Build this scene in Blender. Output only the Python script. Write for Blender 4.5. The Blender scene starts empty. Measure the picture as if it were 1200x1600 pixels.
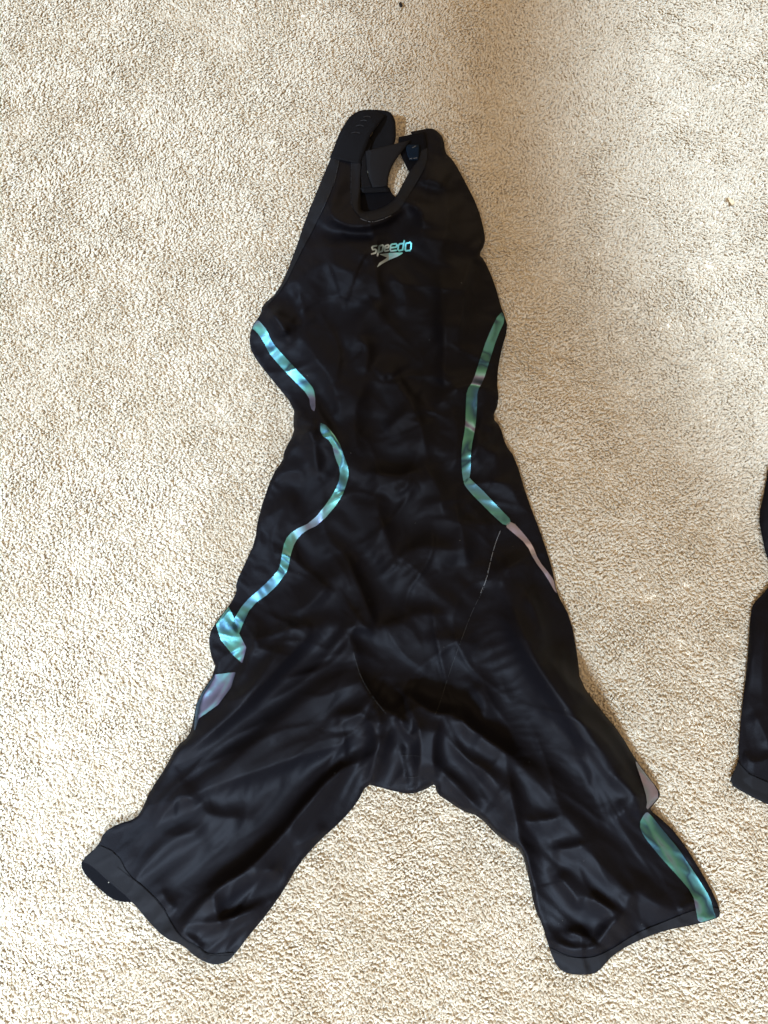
import bpy, math, random
import numpy as np
from mathutils import Vector
R = math.radians
SC = bpy.context.scene
COL = SC.collection
rng = np.random.default_rng(7)
random.seed(7)

# ------------------------------------------------------------------ camera
TILT = R(10.0); CAM_H = 0.85; F = 800 / math.tan(R(30.0)); CAM_Y = -0.15
cam = bpy.data.cameras.new("camera"); co = bpy.data.objects.new("camera", cam); COL.objects.link(co)
cam.sensor_fit = 'VERTICAL'; cam.sensor_height = 24.0; cam.lens = 12.0 / math.tan(R(30.0))
cam.clip_start = 0.02; cam.clip_end = 100
co.location = (0, CAM_Y, CAM_H); co.rotation_euler = (TILT, 0, 0)
SC.camera = co

# ------------------------------------------------------------------ light
SC.view_settings.view_transform = 'Standard'; SC.view_settings.look = 'None'
SC.view_settings.exposure = 0.82; SC.view_settings.gamma = 1.0
SC.cycles.max_bounces = 6; SC.cycles.use_denoising = True
w = bpy.data.worlds.new("World"); SC.world = w; w.use_nodes = True
bg = w.node_tree.nodes['Background']
bg.inputs[0].default_value = (1.0, 0.69, 0.33, 1); bg.inputs[1].default_value = 0.33

def area(name, loc, target, sx, sy, power, color, spread=180):
    L = bpy.data.lights.new(name, 'AREA'); L.shape = 'RECTANGLE'; L.size = sx; L.size_y = sy
    L.energy = power; L.color = color; L.spread = R(spread)
    o = bpy.data.objects.new(name, L); COL.objects.link(o); o.location = loc
    o.rotation_euler = (Vector(target) - Vector(loc)).to_track_quat('-Z', 'Y').to_euler()
    return o
def spot(name, loc, target, angle, blend, power, color, radius=0.1):
    L = bpy.data.lights.new(name, 'SPOT'); L.spot_size = R(angle); L.spot_blend = blend
    L.energy = power; L.color = color; L.shadow_soft_size = radius
    o = bpy.data.objects.new(name, L); COL.objects.link(o); o.location = loc
    o.rotation_euler = (Vector(target) - Vector(loc)).to_track_quat('-Z', 'Y').to_euler()
    return o
area("window_light", (-1.3, -2.3, 1.0), (0, -.1, 0), 1.3, 1.0, 14, (0.92, 0.96, 1.0))
area("added_warm_fill", (1.0, 2.6, 1.2), (0, 0, 0), 1.8, 1.0, 8, (1.0, 0.80, 0.55))  # added warm fill for the carpet, no actual lamp there
area("ceiling_bounce_fill", (0.1, -0.95, 2.3), (0.1, -0.4, 0), 0.9, 0.6, 5, (0.86, 0.93, 1.0))  # added area standing in for ceiling bounce, lightens the legs
spot("added_pool_spot", (-2.075, -.4, 2.2), (-2.075, .2, 0), 84.5, .045, 545, (0.55, 0.77, 1.0), .10)  # added spot; the gap between the pools stands in for a person's shadow
spot("added_pool_spot", (.85, .25, 1.7), (.80, .435, 0), 39, .13, 172, (0.55, 0.77, 1.0), .10)  # added spot, its rim shapes the right border of that imitated shadow
spot("added_pool_spot", (-.3, -1.9, 1.6), (0, -1.25, 0), 64, .5, 330, (0.60, 0.80, 1.0), .15)  # added spot brightening the lower carpet and the legs

# ------------------------------------------------------------------ pixel geometry
CT, ST = math.cos(TILT), math.sin(TILT)
def world(px, py, h):
    """points where the rays through photo pixels meet the level h (metres)"""
    px = np.asarray(px, float); py = np.asarray(py, float); h = np.asarray(h, float) + 0 * px
    xc = (px - 600) / F; yc = (800 - py) / F
    dx, dy, dz = xc, yc * CT + ST, yc * ST - CT
    t = (h - CAM_H) / dz
    return np.stack([t * dx, CAM_Y + t * dy, h], -1)
def Z(ox, oy, s, pts):
    return [(ox + s * p[0], oy + s * p[1]) for p in pts]
def smooth_poly(pts, n=1, closed=True):
    p = np.array(pts, float)
    for _ in range(n):
        if closed:
            q = np.roll(p, -1, 0)
            a = .75 * p + .25 * q; b = .25 * p + .75 * q
            p = np.stack([a, b], 1).reshape(-1, 2)
        else:
            a = .75 * p[:-1] + .25 * p[1:]; b = .25 * p[:-1] + .75 * p[1:]
            p = np.vstack([p[:1], np.stack([a, b], 1).reshape(-1, 2), p[-1:]])
    return p

def sdf(poly, X, Y):
    """signed distance to a polygon, positive inside"""
    poly = np.asarray(poly, float)
    a = poly; b = np.roll(poly, -1, 0)
    d2 = np.full(X.shape, 1e18); ins = np.zeros(X.shape, bool)
    for (x0, y0), (x1, y1) in zip(a, b):
        ex, ey = x1 - x0, y1 - y0
        L = ex * ex + ey * ey
        if L < 1e-9: continue
        t = np.clip(((X - x0) * ex + (Y - y0) * ey) / L, 0, 1)
        d2 = np.minimum(d2, (X - x0 - t * ex) ** 2 + (Y - y0 - t * ey) ** 2)
        c = (y0 > Y) != (y1 > Y)
        if ey != 0:
            ins ^= c & (X < ex * (Y - y0) / ey + x0)
    d = np.sqrt(d2)
    return np.where(ins, d, -d)
def dist_line(pts, X, Y, closed=False):
    pts = list(pts) + ([pts[0]] if closed else [])
    d2 = np.full(X.shape, 1e18)
    for (x0, y0), (x1, y1) in zip(pts[:-1], pts[1:]):
        ex, ey = x1 - x0, y1 - y0; L = ex * ex + ey * ey + 1e-9
        t = np.clip(((X - x0) * ex + (Y - y0) * ey) / L, 0, 1)
        d2 = np.minimum(d2, (X - x0 - t * ex) ** 2 + (Y - y0 - t * ey) ** 2)
    return np.sqrt(d2)

def grid(x0, y0, x1, y1, step):
    nx = int((x1 - x0) / step) + 2; ny = int((y1 - y0) / step) + 2
    gx = x0 + step * np.arange(nx); gy = y0 + step * np.arange(ny)
    return np.meshgrid(gx, gy)

def cut(X, Y, phi):
    """mesh of the region phi > 0 of a grid, its rim cut exactly at phi = 0"""
    ny, nx = X.shape
    phi = np.where(np.abs(phi) < 1e-6, 1e-6, phi)
    ins = phi > 0
    idx = np.full(ny * nx, -1, int)
    c = ins[:-1, :-1].astype(int) + ins[:-1, 1:] + ins[1:, :-1] + ins[1:, 1:]
    V = []; faces = []
    used = np.zeros((ny, nx), bool)
    m = c > 0
    for dj in (0, 1):
        for di in (0, 1):
            used[dj:ny - 1 + dj, di:nx - 1 + di] |= m
    used &= ins
    ids = np.flatnonzero(used.ravel()); idx[ids] = np.arange(len(ids))
    px = X.ravel()[ids].tolist(); py = Y.ravel()[ids].tolist()
    J, I = np.nonzero(c == 4)
    a = J * nx + I
    faces = np.stack([idx[a], idx[a + nx], idx[a + nx + 1], idx[a + 1]], -1).tolist()
    ek = {}
    P = phi.ravel(); XX = X.ravel(); YY = Y.ravel()
    J, I = np.nonzero((c > 0) & (c < 4))
    for j, i in zip(J.tolist(), I.tolist()):
        k = [j * nx + i, (j + 1) * nx + i, (j + 1) * nx + i + 1, j * nx + i + 1]
        out = []
        for q in range(4):
            u, v = k[q], k[(q + 1) % 4]
            if P[u] > 0: out.append(int(idx[u]))
            if (P[u] > 0) != (P[v] > 0):
                key = (min(u, v), max(u, v))
                if key not in ek:
                    t = P[u] / (P[u] - P[v])
                    ek[key] = len(px)
                    px.append(XX[u] + t * (XX[v] - XX[u])); py.append(YY[u] + t * (YY[v] - YY[u]))
                out.append(ek[key])
        if len(out) >= 3: faces.append(out)
    return np.array(px), np.array(py), faces

def rim(faces):
    e = {}
    for f in faces:
        for a, b in zip(f, f[1:] + f[:1]):
            if (b, a) in e: del e[(b, a)]
            else: e[(a, b)] = 1
    return list(e)

def link(name, verts, faces, mat, parent=None, smooth=True, uv=None):
    me = bpy.data.meshes.new(name)
    me.from_pydata([tuple(v) for v in np.asarray(verts).tolist()], [], faces)
    me.validate()
    if smooth: me.polygons.foreach_set('use_smooth', [True] * len(me.polygons))
    if mat: me.materials.append(mat)
    me.update()
    o = bpy.data.objects.new(name, me); COL.objects.link(o)
    if parent:
        o.parent = parent; o.matrix_parent_inverse = parent.matrix_world.inverted()
    return o
def tag(o, label=None, cat=None, kind=None, group=None):
    for k, v in (('label', label), ('category', cat), ('kind', kind), ('group', group)):
        if v: o[k] = v
    return o

def sheet(name, X, Y, phi, height, drop, mat, parent, tuck=0):
    """a sheet over phi > 0 at level height(px, py), its rim turned down to drop(px, py, h)"""
    px, py, faces = cut(X, Y, phi)
    h = height(px, py)
    top = world(px, py, h)
    if drop is None: return link(name, top, faces, mat, parent)
    be = rim(faces)
    bv = sorted({a for e in be for a in e}); mp = {a: len(px) + i for i, a in enumerate(bv)}
    ba = np.array(bv, int)
    zl = drop(px[ba], py[ba], h[ba])
    g1, g0 = np.gradient(phi, X[0, 1] - X[0, 0])
    i = np.clip(np.rint((px[ba] - X[0, 0]) / (X[0, 1] - X[0, 0])).astype(int), 0, X.shape[1] - 1); j = np.clip(np.rint((py[ba] - Y[0, 0]) / (X[0, 1] - X[0, 0])).astype(int), 0, X.shape[0] - 1)
    k = tuck * np.clip((h[ba] - zl) / .006, 0, 1) * (h[ba] - zl > .002)
    low = world(px[ba] + k * g0[j, i], py[ba] + k * g1[j, i], zl)
    F2 = faces + [[a, mp[a], mp[b], b] for a, b in be]
    F2 = [f[:] for f in F2]
    return link(name, np.vstack([top, low]), F2, mat, parent)

def ribbon(name, A, B, mat, parent, thick=0.0007, n=28, cols=8, bow=0.0):
    """a strip of cloth between two edge lines of (px, py, mm), with real thickness"""
    def res(L):
        L = np.array(L, float)
        s = np.r_[0, np.cumsum(np.hypot(*np.diff(L[:, :2], axis=0).T))]
        t = np.linspace(0, s[-1], n)
        out = np.stack([np.interp(t, s, L[:, k]) for k in range(3)], -1)
        for _ in range(3):
            out[1:-1] = .25 * out[:-2] + .5 * out[1:-1] + .25 * out[2:]
        return out
    A, B = res(A), res(B)
    u = np.linspace(0, 1, cols)[None, :, None]
    P = A[:, None] * (1 - u) + B[:, None] * u
    P[:, :, 2] += bow * np.sin(np.pi * u[:, :, 0])
    W = world(P[..., 0], P[..., 1], P[..., 2] * .001)
    du = np.gradient(W, axis=1); dv = np.gradient(W, axis=0)
    N = np.cross(dv, du); N /= np.linalg.norm(N, axis=-1, keepdims=True) + 1e-12
    if N[..., 2].mean() < 0: N = -N
    V = np.vstack([W.reshape(-1, 3), (W - N * thick).reshape(-1, 3)])
    k = n * cols; Fs = []
    for j in range(n - 1):
        for i in range(cols - 1):
            a = j * cols + i
            Fs.append([a, a + 1, a + cols + 1, a + cols]); Fs.append([k + a, k + a + cols, k + a + cols + 1, k + a + 1])
    for j in range(n - 1):
        a = j * cols; Fs.append([a, a + cols, k + a + cols, k + a]); a += cols - 1; Fs.append([a + cols, a, k + a, k + a + cols])
    for i in range(cols - 1):
        a = i; Fs.append([a + 1, a, k + a, k + a + 1]); a += (n - 1) * cols; Fs.append([a, a + 1, k + a + 1, k + a])
    return link(name, V, Fs, mat, parent)

# ------------------------------------------------------------------ materials
def mat(name):
    m = bpy.data.materials.new(name); m.use_nodes = True
    nt = m.node_tree; b = nt.nodes['Principled BSDF']
    return m, nt, b
def nd(nt, t, **kw):
    n = nt.nodes.new(t)
    for k, v in kw.items(): setattr(n, k, v)
    return n
def fabric(name, col, rough, spec=0.5, sheen=0.0, scale=900, bump=0.15):
    m, nt, b = mat(name)
    b.inputs['Base Color'].default_value = (*col, 1)
    b.inputs['Roughness'].default_value = rough
    b.inputs['Specular IOR Level'].default_value = spec
    b.inputs['Specular Tint'].default_value = (.96, .93, 1.0, 1)
    b.inputs['Sheen Weight'].default_value = sheen
    b.inputs['Sheen Roughness'].default_value = 0.4
    tc = nd(nt, 'ShaderNodeTexCoord')
    n1 = nd(nt, 'ShaderNodeTexNoise'); n1.inputs['Scale'].default_value = scale; n1.inputs['Detail'].default_value = 3
    n2 = nd(nt, 'ShaderNodeTexNoise'); n2.inputs['Scale'].default_value = 120; n2.inputs['Detail'].default_value = 4
    bm = nd(nt, 'ShaderNodeBump'); bm.inputs['Strength'].default_value = bump; bm.inputs['Distance'].default_value = 0.0006
    b2 = nd(nt, 'ShaderNodeBump'); b2.inputs['Strength'].default_value = bump; b2.inputs['Distance'].default_value = 0.0005
    nt.links.new(tc.outputs['Object'], n1.inputs['Vector']); nt.links.new(tc.outputs['Object'], n2.inputs['Vector'])
    nt.links.new(n1.outputs[0], bm.inputs['Height']); nt.links.new(n2.outputs[0], b2.inputs['Height'])
    nt.links.new(b2.outputs[0], bm.inputs['Normal'])
    nt.links.new(bm.outputs[0], b.inputs['Normal'])
    return m
M_CLOTH = fabric("black_cloth", (0.0034, 0.0031, 0.0045), 0.54, 0.085, 0.0, 900, 0.3)
M_BIND = fabric("black_binding", (0.0095, 0.0092, 0.0105), 0.62, 0.06, 0.0)
M_STRAP = fabric("black_strap", (0.0055, 0.0052, 0.006), 0.65, 0.05, 0.0)
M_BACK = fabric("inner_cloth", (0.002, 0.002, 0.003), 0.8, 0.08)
M_NAVY = fabric("navy_label", (0.002, 0.007, 0.016), 0.7, 0.08)
M_THREAD = fabric("grey_thread", (0.10, 0.10, 0.105), 0.8, 0.2)
M_FAINT = fabric("faint_print", (0.028, 0.03, 0.034), 0.6, 0.3)
M_LINT = fabric("lint_white", (0.55, 0.55, 0.55), 0.9, 0.1)

def iridescent(name, stops, scale, facing, rough, seed):
    m, nt, b = mat(name)
    b.inputs['Metallic'].default_value = 0.85; b.inputs['Roughness'].default_value = rough
    tc = nd(nt, 'ShaderNodeTexCoord')
    mp = nd(nt, 'ShaderNodeMapping'); mp.inputs['Location'].default_value = (seed, seed * .7, 0)
    no = nd(nt, 'ShaderNodeTexNoise'); no.inputs['Scale'].default_value = scale; no.inputs['Detail'].default_value = 0
    lw = nd(nt, 'ShaderNodeLayerWeight'); lw.inputs['Blend'].default_value = 0.5
    m1 = nd(nt, 'ShaderNodeMath', operation='MULTIPLY'); m1.inputs[1].default_value = facing
    m2 = nd(nt, 'ShaderNodeMath', operation='ADD')
    fr = nd(nt, 'ShaderNodeMath', operation='FRACT')
    cr = nd(nt, 'ShaderNodeValToRGB')
    el = cr.color_ramp.elements
    el[0].position = stops[0][0]; el[0].color = (*stops[0][1], 1); el[1].position = stops[-1][0]; el[1].color = (*stops[-1][1], 1)
    for p, c in stops[1:-1]:
        e = el.new(p); e.color = (*c, 1)
    L = nt.links.new
    L(tc.outputs['Object'], mp.inputs[0]); L(mp.outputs[0], no.inputs['Vector'])
    L(lw.outputs['Facing'], m1.inputs[0]); L(m1.outputs[0], m2.inputs[0]); L(no.outputs[0], m2.inputs[1])
    L(m2.outputs[0], fr.inputs[0]); L(fr.outputs[0], cr.inputs[0]); L(cr.outputs[0], b.inputs['Base Color'])
    return m
M_FOIL = iridescent("iridescent_foil", [(0, (.025, .04, .075)), (.18, (.04, .09, .16)), (.32, (.11, .27, .38)), (.44, (.09, .27, .28)), (.54, (.03, .07, .11)),
                                        (.66, (.09, .27, .23)), (.76, (.15, .31, .36)), (.86, (.17, .18, .31)), (1, (.025, .04, .075))], 14, .9, 0.42, 1.3)
M_LILAC = iridescent("iridescent_lilac_foil", [(0, (.20, .19, .24)), (.4, (.24, .21, .26)), (.6, (.32, .28, .37)), (.8, (.20, .22, .25)), (1, (.20, .19, .24))], 14, 1.0, 0.40, 4.0)
M_LOGO = iridescent("logo_foil", [(0, (.12, .50, .66)), (.35, (.18, .62, .76)), (.55, (.20, .62, .78)), (.75, (.24, .42, .62)), (1, (.12, .50, .66))], 25, 1.0, 0.50, 2.2)
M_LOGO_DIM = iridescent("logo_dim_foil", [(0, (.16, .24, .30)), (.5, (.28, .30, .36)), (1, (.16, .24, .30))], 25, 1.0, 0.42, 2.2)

# ------------------------------------------------------------------ carpet
def carpet_mat(name, tuft):
    m, nt, b = mat(name)
    b.inputs['Roughness'].default_value = 0.9; b.inputs['Specular IOR Level'].default_value = 0.15
    L = nt.links.new
    tc = nd(nt, 'ShaderNodeTexCoord')
    cr = nd(nt, 'ShaderNodeValToRGB'); e = cr.color_ramp.elements
    e[0].position = 0; e[0].color = (.79, .685, .545, 1); e[1].position = 1; e[1].color = (.87, .79, .67, 1)
    x = e.new(.45); x.color = (.81, .71, .575, 1)
    if tuft:
        oi = nd(nt, 'ShaderNodeObjectInfo'); L(oi.outputs['Random'], cr.inputs[0])
    no = nd(nt, 'ShaderNodeTexNoise'); no.inputs['Scale'].default_value = 900 if tuft else 220; no.inputs['Detail'].default_value = 3
    L(tc.outputs['Object'], no.inputs['Vector'])
    if not tuft: L(no.outputs[0], cr.inputs[0])
    L(cr.outputs[0], b.inputs['Base Color'])
    bm = nd(nt, 'ShaderNodeBump'); bm.inputs['Strength'].default_value = 0.5; bm.inputs['Distance'].default_value = 0.0006 if tuft else .004
    L(no.outputs[0], bm.inputs['Height']); L(bm.outputs[0], b.inputs['Normal'])
    if tuft:
        tr = nd(nt, 'ShaderNodeBsdfTranslucent'); mx = nd(nt, 'ShaderNodeMixShader'); mx.inputs[0].default_value = .45
        L(cr.outputs[0], tr.inputs['Color']); L(b.outputs[0], mx.inputs[1]); L(tr.outputs[0], mx.inputs[2])
        L(mx.outputs[0], nt.nodes['Material Output'].inputs['Surface'])
    return m
M_TUFT = carpet_mat("carpet_yarn", True); M_BASE = carpet_mat("carpet_backing", False)

v = [(-2.2, -2.2, -.0040), (2.2, -2.2, -.0040), (2.2, 2.2, -.0040), (-2.2, 2.2, -.0040)]
tag(link("floor", v, [[0, 1, 2, 3]], M_BASE, None, False), "beige cut pile carpet floor under the swimsuits", None, 'structure')

def perlin(X, Y, seed):
    r = np.random.default_rng(seed)
    G = r.uniform(0, 2 * np.pi, (64, 64))
    gx, gy = np.cos(G), np.sin(G)
    xi = np.floor(X).astype(int); yi = np.floor(Y).astype(int); xf = X - xi; yf = Y - yi
    f = lambda t: t * t * t * (t * (t * 6 - 15) + 10)
    def dot(ix, iy, dx, dy):
        return gx[iy % 64, ix % 64] * dx + gy[iy % 64, ix % 64] * dy
    n00 = dot(xi, yi, xf, yf); n10 = dot(xi + 1, yi, xf - 1, yf); n01 = dot(xi, yi + 1, xf, yf - 1); n11 = dot(xi + 1, yi + 1, xf - 1, yf - 1)
    u, v_ = f(xf), f(yf)
    return ((n00 * (1 - u) + n10 * u) * (1 - v_) + (n01 * (1 - u) + n11 * u) * v_) * 1.5

def tuft_mesh(k):
    r = np.random.default_rng(100 + k)
    rings, sides = 7, 8
    L = r.uniform(.0042, .0050); rad = r.uniform(.00095, .0012)
    lean = r.uniform(.3, .8); twist = r.uniform(1.5, 3.0); ph = r.uniform(0, 6)
    V = []
    for j in range(rings):
        t = j / (rings - 1)
        c = np.array([L * t * math.sin(lean * t) * .95 + .0006 * math.sin(4 * t + ph), .0007 * math.sin(5 * t + ph), L * t * math.cos(lean * t * 1.1)])
        prof = [.72, .85, .98, 1.0, .95, .72, .25][j]
        for i in range(sides):
            a = 2 * math.pi * i / sides + twist * t
            rr = rad * prof * (1 + .22 * math.cos(2 * (a - twist * t * .3) + ph) + r.uniform(-.10, .10))
            V.append(c + np.array([rr * math.cos(a), rr * math.sin(a), .25 * rr * math.sin(a + ph)]))
    Fs = []
    for j in range(rings - 1):
        for i in range(sides):
            a = j * sides + i; b_ = j * sides + (i + 1) % sides
            Fs.append([a, b_, b_ + sides, a + sides])
    Fs.append([(rings - 1) * sides + i for i in range(sides)])
    me = bpy.data.meshes.new("tuft"); me.from_pydata([tuple(x) for x in V], [], Fs)
    me.polygons.foreach_set('use_smooth', [True] * len(me.polygons)); me.materials.append(M_TUFT); me.update()
    return me
tcol = bpy.data.collections.new("carpet_tufts")
for k in range(8):
    tcol.objects.link(bpy.data.objects.new("tuft", tuft_mesh(k)))

def carpet_pile():
    sp = .0019
    x = np.arange(-.55, .55, sp); y = np.arange(-.60, .70, sp)
    X, Y = np.meshgrid(x, y); X = X + (np.arange(len(y)) % 2)[:, None] * sp * .5
    X = (X + rng.normal(0, sp * .24, X.shape)).ravel(); Y = (Y + rng.normal(0, sp * .24, Y.shape)).ravel()
    n = len(X)
    flow = 2.6 * perlin(X * 3.1 + 9, Y * 3.1 + 4, 1) + 1.9 * perlin(X * 16 + 2, Y * 16 + 7, 2) + 1.2 * perlin(X * 60 + 2, Y * 60 + 7, 5)
    rz = -0.5 + flow + rng.normal(0, .55, n)
    dz = .0008 * perlin(X * 30, Y * 30, 3) + .0007 * perlin(X * 75, Y * 75, 6)
    A_ = X * .86 - Y * .5; B_ = X * .5 + Y * .86
    dz += .0006 * perlin(A_ * 28 + 3, B_ * 95 + 3, 8) + .0005 * perlin(A_ * 60, B_ * 170, 9)
    tilt = rng.normal(.12, .18, n) + .40 * perlin(X * 22 + 3, Y * 22, 4)
    sc = rng.uniform(.86, 1.14, n)
    # a scuffed dent in the pile
    p = world(1022, 934, 0.)
    dz -= .0014 * np.exp(-(((X - p[0]) / .018) ** 2 + ((Y - p[1]) / .006) ** 2))
    # coarser pile outside the close-up
    so = .0052; ex, ey = np.meshgrid(np.arange(-1.0, 1.0, so), np.arange(-1.0, 1.15, so))
    ex = (ex + rng.normal(0, so * .25, ex.shape)).ravel(); ey = (ey + rng.normal(0, so * .25, ey.shape)).ravel()
    m = (np.abs(ex) > .547) | (ey < -.597) | (ey > .697); ex, ey = ex[m], ey[m]; k = len(ex)
    X = np.r_[X, ex]; Y = np.r_[Y, ey]; dz = np.r_[dz, -.0048 + rng.normal(0, .0006, k)]; sc = np.r_[sc, rng.uniform(2.0, 2.6, k)]
    tilt = np.r_[tilt, rng.normal(.15, .2, k)]; rz = np.r_[rz, rng.uniform(0, 6.28, k)]; n += k
    me = bpy.data.meshes.new("carpet_pile")
    me.vertices.add(n)
    me.vertices.foreach_set('co', np.stack([X, Y, -.0049 + dz], -1).ravel())
    a = me.attributes.new("rot", 'FLOAT_VECTOR', 'POINT'); a.data.foreach_set('vector', np.stack([rng.normal(0, .25, n), tilt, rz], -1).ravel())
    a = me.attributes.new("size", 'FLOAT', 'POINT'); a.data.foreach_set('value', sc)
    o = bpy.data.objects.new("carpet_pile", me); COL.objects.link(o)
    tag(o, "beige cut pile carpet of short twisted yarn tufts", None, 'stuff')
    g = bpy.data.node_groups.new("pile", 'GeometryNodeTree')
    g.interface.new_socket("Geometry", in_out='INPUT', socket_type='NodeSocketGeometry')
    g.interface.new_socket("Geometry", in_out='OUTPUT', socket_type='NodeSocketGeometry')
    i = g.nodes.new('NodeGroupInput'); ou = g.nodes.new('NodeGroupOutput')
    ci = g.nodes.new('GeometryNodeCollectionInfo'); ci.inputs['Collection'].default_value = tcol
    ci.inputs['Separate Children'].default_value = True; ci.inputs['Reset Children'].default_value = True
    ip = g.nodes.new('GeometryNodeInstanceOnPoints'); ip.inputs['Pick Instance'].default_value = True
    ra = g.nodes.new('GeometryNodeInputNamedAttribute'); ra.data_type = 'FLOAT_VECTOR'; ra.inputs[0].default_value = "rot"
    sa = g.nodes.new('GeometryNodeInputNamedAttribute'); sa.data_type = 'FLOAT'; sa.inputs[0].default_value = "size"
    er = g.nodes.new('FunctionNodeEulerToRotation')
    L = g.links.new
    L(i.outputs[0], ip.inputs['Points']); L(ci.outputs[0], ip.inputs['Instance'])
    L(ra.outputs['Attribute'], er.inputs[0]); L(er.outputs[0], ip.inputs['Rotation']); L(sa.outputs['Attribute'], ip.inputs['Scale'])
    rv = g.nodes.new('FunctionNodeRandomValue'); rv.data_type = 'INT'
    for s in rv.inputs:
        if s.enabled and s.name == 'Max': s.default_value = 7
        if s.enabled and s.name == 'Min': s.default_value = 0
    out = [s for s in rv.outputs if s.enabled][0]
    L(out, ip.inputs['Instance Index'])
    L(ip.outputs[0], ou.inputs[0])
    md = o.modifiers.new("pile", 'NODES'); md.node_group = g
carpet_pile()

# ------------------------------------------------------------------ swimsuit outline (photo pixels)
R4 = (360, 460, .4); R5 = (280, 860, .4); R6 = (640, 800, .41667); R7 = (100, 1100, .41667); R8 = (700, 1150, .41667)
R1 = (380, 140, .36667); R2 = (500, 160, .18333)
HEM_L = Z(*R7, [(60, 590), (100, 603), (160, 660), (250, 735), (320, 820), (380, 880), (440, 900), (500, 955), (560, 980), (610, 970), (640, 940)])
HEM_R = Z(*R8, [(380, 800), (410, 870), (450, 893), (520, 897), (565, 885), (600, 840), (650, 800), (740, 755), (830, 725), (930, 707), (1005, 685), (1020, 675)])
ARM_L = Z(*R1, [(380, 275), (340, 370), (270, 540), (210, 720), (150, 860), (80, 920)])
OUT = (ARM_L + Z(*R4, [(120, 75), (80, 130), (73, 200), (100, 255), (160, 330), (250, 440), (245, 500), (250, 540), (210, 610), (205, 650), (165, 700), (110, 860), (95, 970)])
       + Z(*R5, [(262, 40), (220, 130), (225, 160), (200, 210), (150, 270), (115, 330), (120, 400), (147, 468), (70, 580), (55, 660), (40, 725)])
       + Z(*R7, [(420, 160), (380, 240), (320, 330), (295, 390), (270, 430), (200, 450), (150, 480), (130, 530)])
       + HEM_L
       + Z(*R7, [(700, 860), (760, 790), (830, 690), (880, 600), (960, 510), (1040, 440), (1100, 370), (1135, 300)])
       + Z(*R5, [(780, 925), (830, 938), (880, 950), (920, 950), (970, 930), (1000, 910), (1005, 950)])
       + Z(*R8, [(0, 245), (60, 285), (115, 300), (180, 370), (230, 405), (275, 430), (300, 520), (325, 650), (355, 710)])
       + HEM_R
       + Z(*R8, [(1020, 650), (985, 570), (920, 460), (860, 370), (800, 310), (755, 277), (770, 258), (798, 225), (790, 200), (750, 150), (705, 90)])
       + Z(*R6, [(790, 830), (720, 745), (640, 640), (630, 540), (605, 400), (550, 300), (540, 230), (500, 100)])
       + [(824, 779), (805, 715), (790, 696), (782, 666), (769, 653)]
       + Z(*R4, [(1050, 420), (1040, 330), (1055, 230), (1085, 130), (1070, 80)])
       + Z(*R1, [(1100, 930), (1070, 820), (1025, 720), (1003, 705), (1030, 660), (1030, 610), (1000, 500), (950, 400), (895, 300), (860, 270), (855, 210), (830, 178), (800, 162), (740, 175)]))
NECK = Z(*R2, [(770, 250), (800, 300), (850, 400), (838, 480), (760, 590), (640, 820), (580, 868), (520, 900), (430, 925), (370, 932), (352, 910), (348, 760), (350, 600), (357, 500)])
OUTP = np.vstack([smooth_poly(OUT, 1, False), smooth_poly(NECK, 1, False)])

STEP = 2.1
GX, GY = grid(100, 160, 1150, 1545, STEP)
PHI = sdf(OUTP, GX, GY)

# ------------------------------------------------------------------ folds: (line, height mm, reach left px, reach right px, power)
FOLDS = []
def fd(fr, pts, h, wl, wr, p=1.4):
    FOLDS.append((smooth_poly(Z(*fr, pts) if fr else pts, 2, False), h, wl, wr, p))
# chest
fd(R1, [(350, 480), (390, 565), (500, 592), (620, 555), (700, 480)], 7, 30, 7)
fd(R1, [(300, 690), (350, 662), (450, 655), (540, 650), (585, 700)], 5, 9, 45)
fd(R1, [(540, 650), (565, 760), (590, 890)], 5, 12, 40, 1.1)
fd(R1, [(590, 890), (520, 960), (480, 1040), (470, 1120)], 3.5, 40, 14)
fd(R1, [(160, 900), (250, 790), (350, 730), (440, 770), (580, 880)], 3.5, 20, 45)
fd(R1, [(700, 480), (770, 520), (760, 600)], 5, 16, 8)
fd(R1, [(750, 390), (810, 385), (860, 420)], 3.5, 22, 7)
fd(R1, [(860, 420), (880, 560), (840, 690), (810, 760)], 4, 16, 50)
fd(R1, [(1000, 705), (960, 760), (945, 860), (925, 1000), (925, 1100)], 7, 9, 40, 1.2)
fd(R1, [(700, 620), (800, 640), (900, 640), (1000, 700)], 3, 35, 14)
fd(R1, [(830, 760), (850, 900), (830, 1080)], 4, 40, 12, 1.2)
fd(R1, [(620, 760), (700, 870), (680, 980)], 3, 26, 12)
fd(R1, [(100, 940), (150, 990), (180, 1060)], 4, 14, 8)
fd(R1, [(420, 330), (380, 480), (330, 600)], 3, 16, 16)
# belly
fd(R4, [(150, 60), (200, 110), (230, 170)], 4, 10, 16)
fd(R4, [(270, 160), (340, 260), (400, 340), (440, 520)], 5, 50, 14, 1.2)
fd(R4, [(560, 330), (500, 390), (480, 540), (520, 640)], 4.5, 16, 50, 1.2)
fd(R4, [(490, 200), (520, 185), (545, 215), (520, 330)], 3.5, 7, 16)
fd(R4, [(580, 330), (620, 300), (640, 330)], 3, 18, 6)
fd(R4, [(620, 320), (720, 430), (760, 560), (770, 650)], 5.5, 10, 45, 1.1)
fd(R4, [(600, 540), (690, 450), (720, 430)], 3, 8, 26, 1.1)
fd(R4, [(830, 80), (832, 230), (833, 400)], 4, 40, 8, 1.2)
fd(R4, [(830, 400), (890, 365), (960, 345), (1040, 390)], 4.5, 8, 30)
fd(R4, [(833, 400), (880, 470), (890, 590), (870, 700)], 5, 16, 50, 1.2)
fd(R4, [(530, 690), (620, 705), (700, 700), (750, 670)], 5, 8, 36, 1.1)
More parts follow.
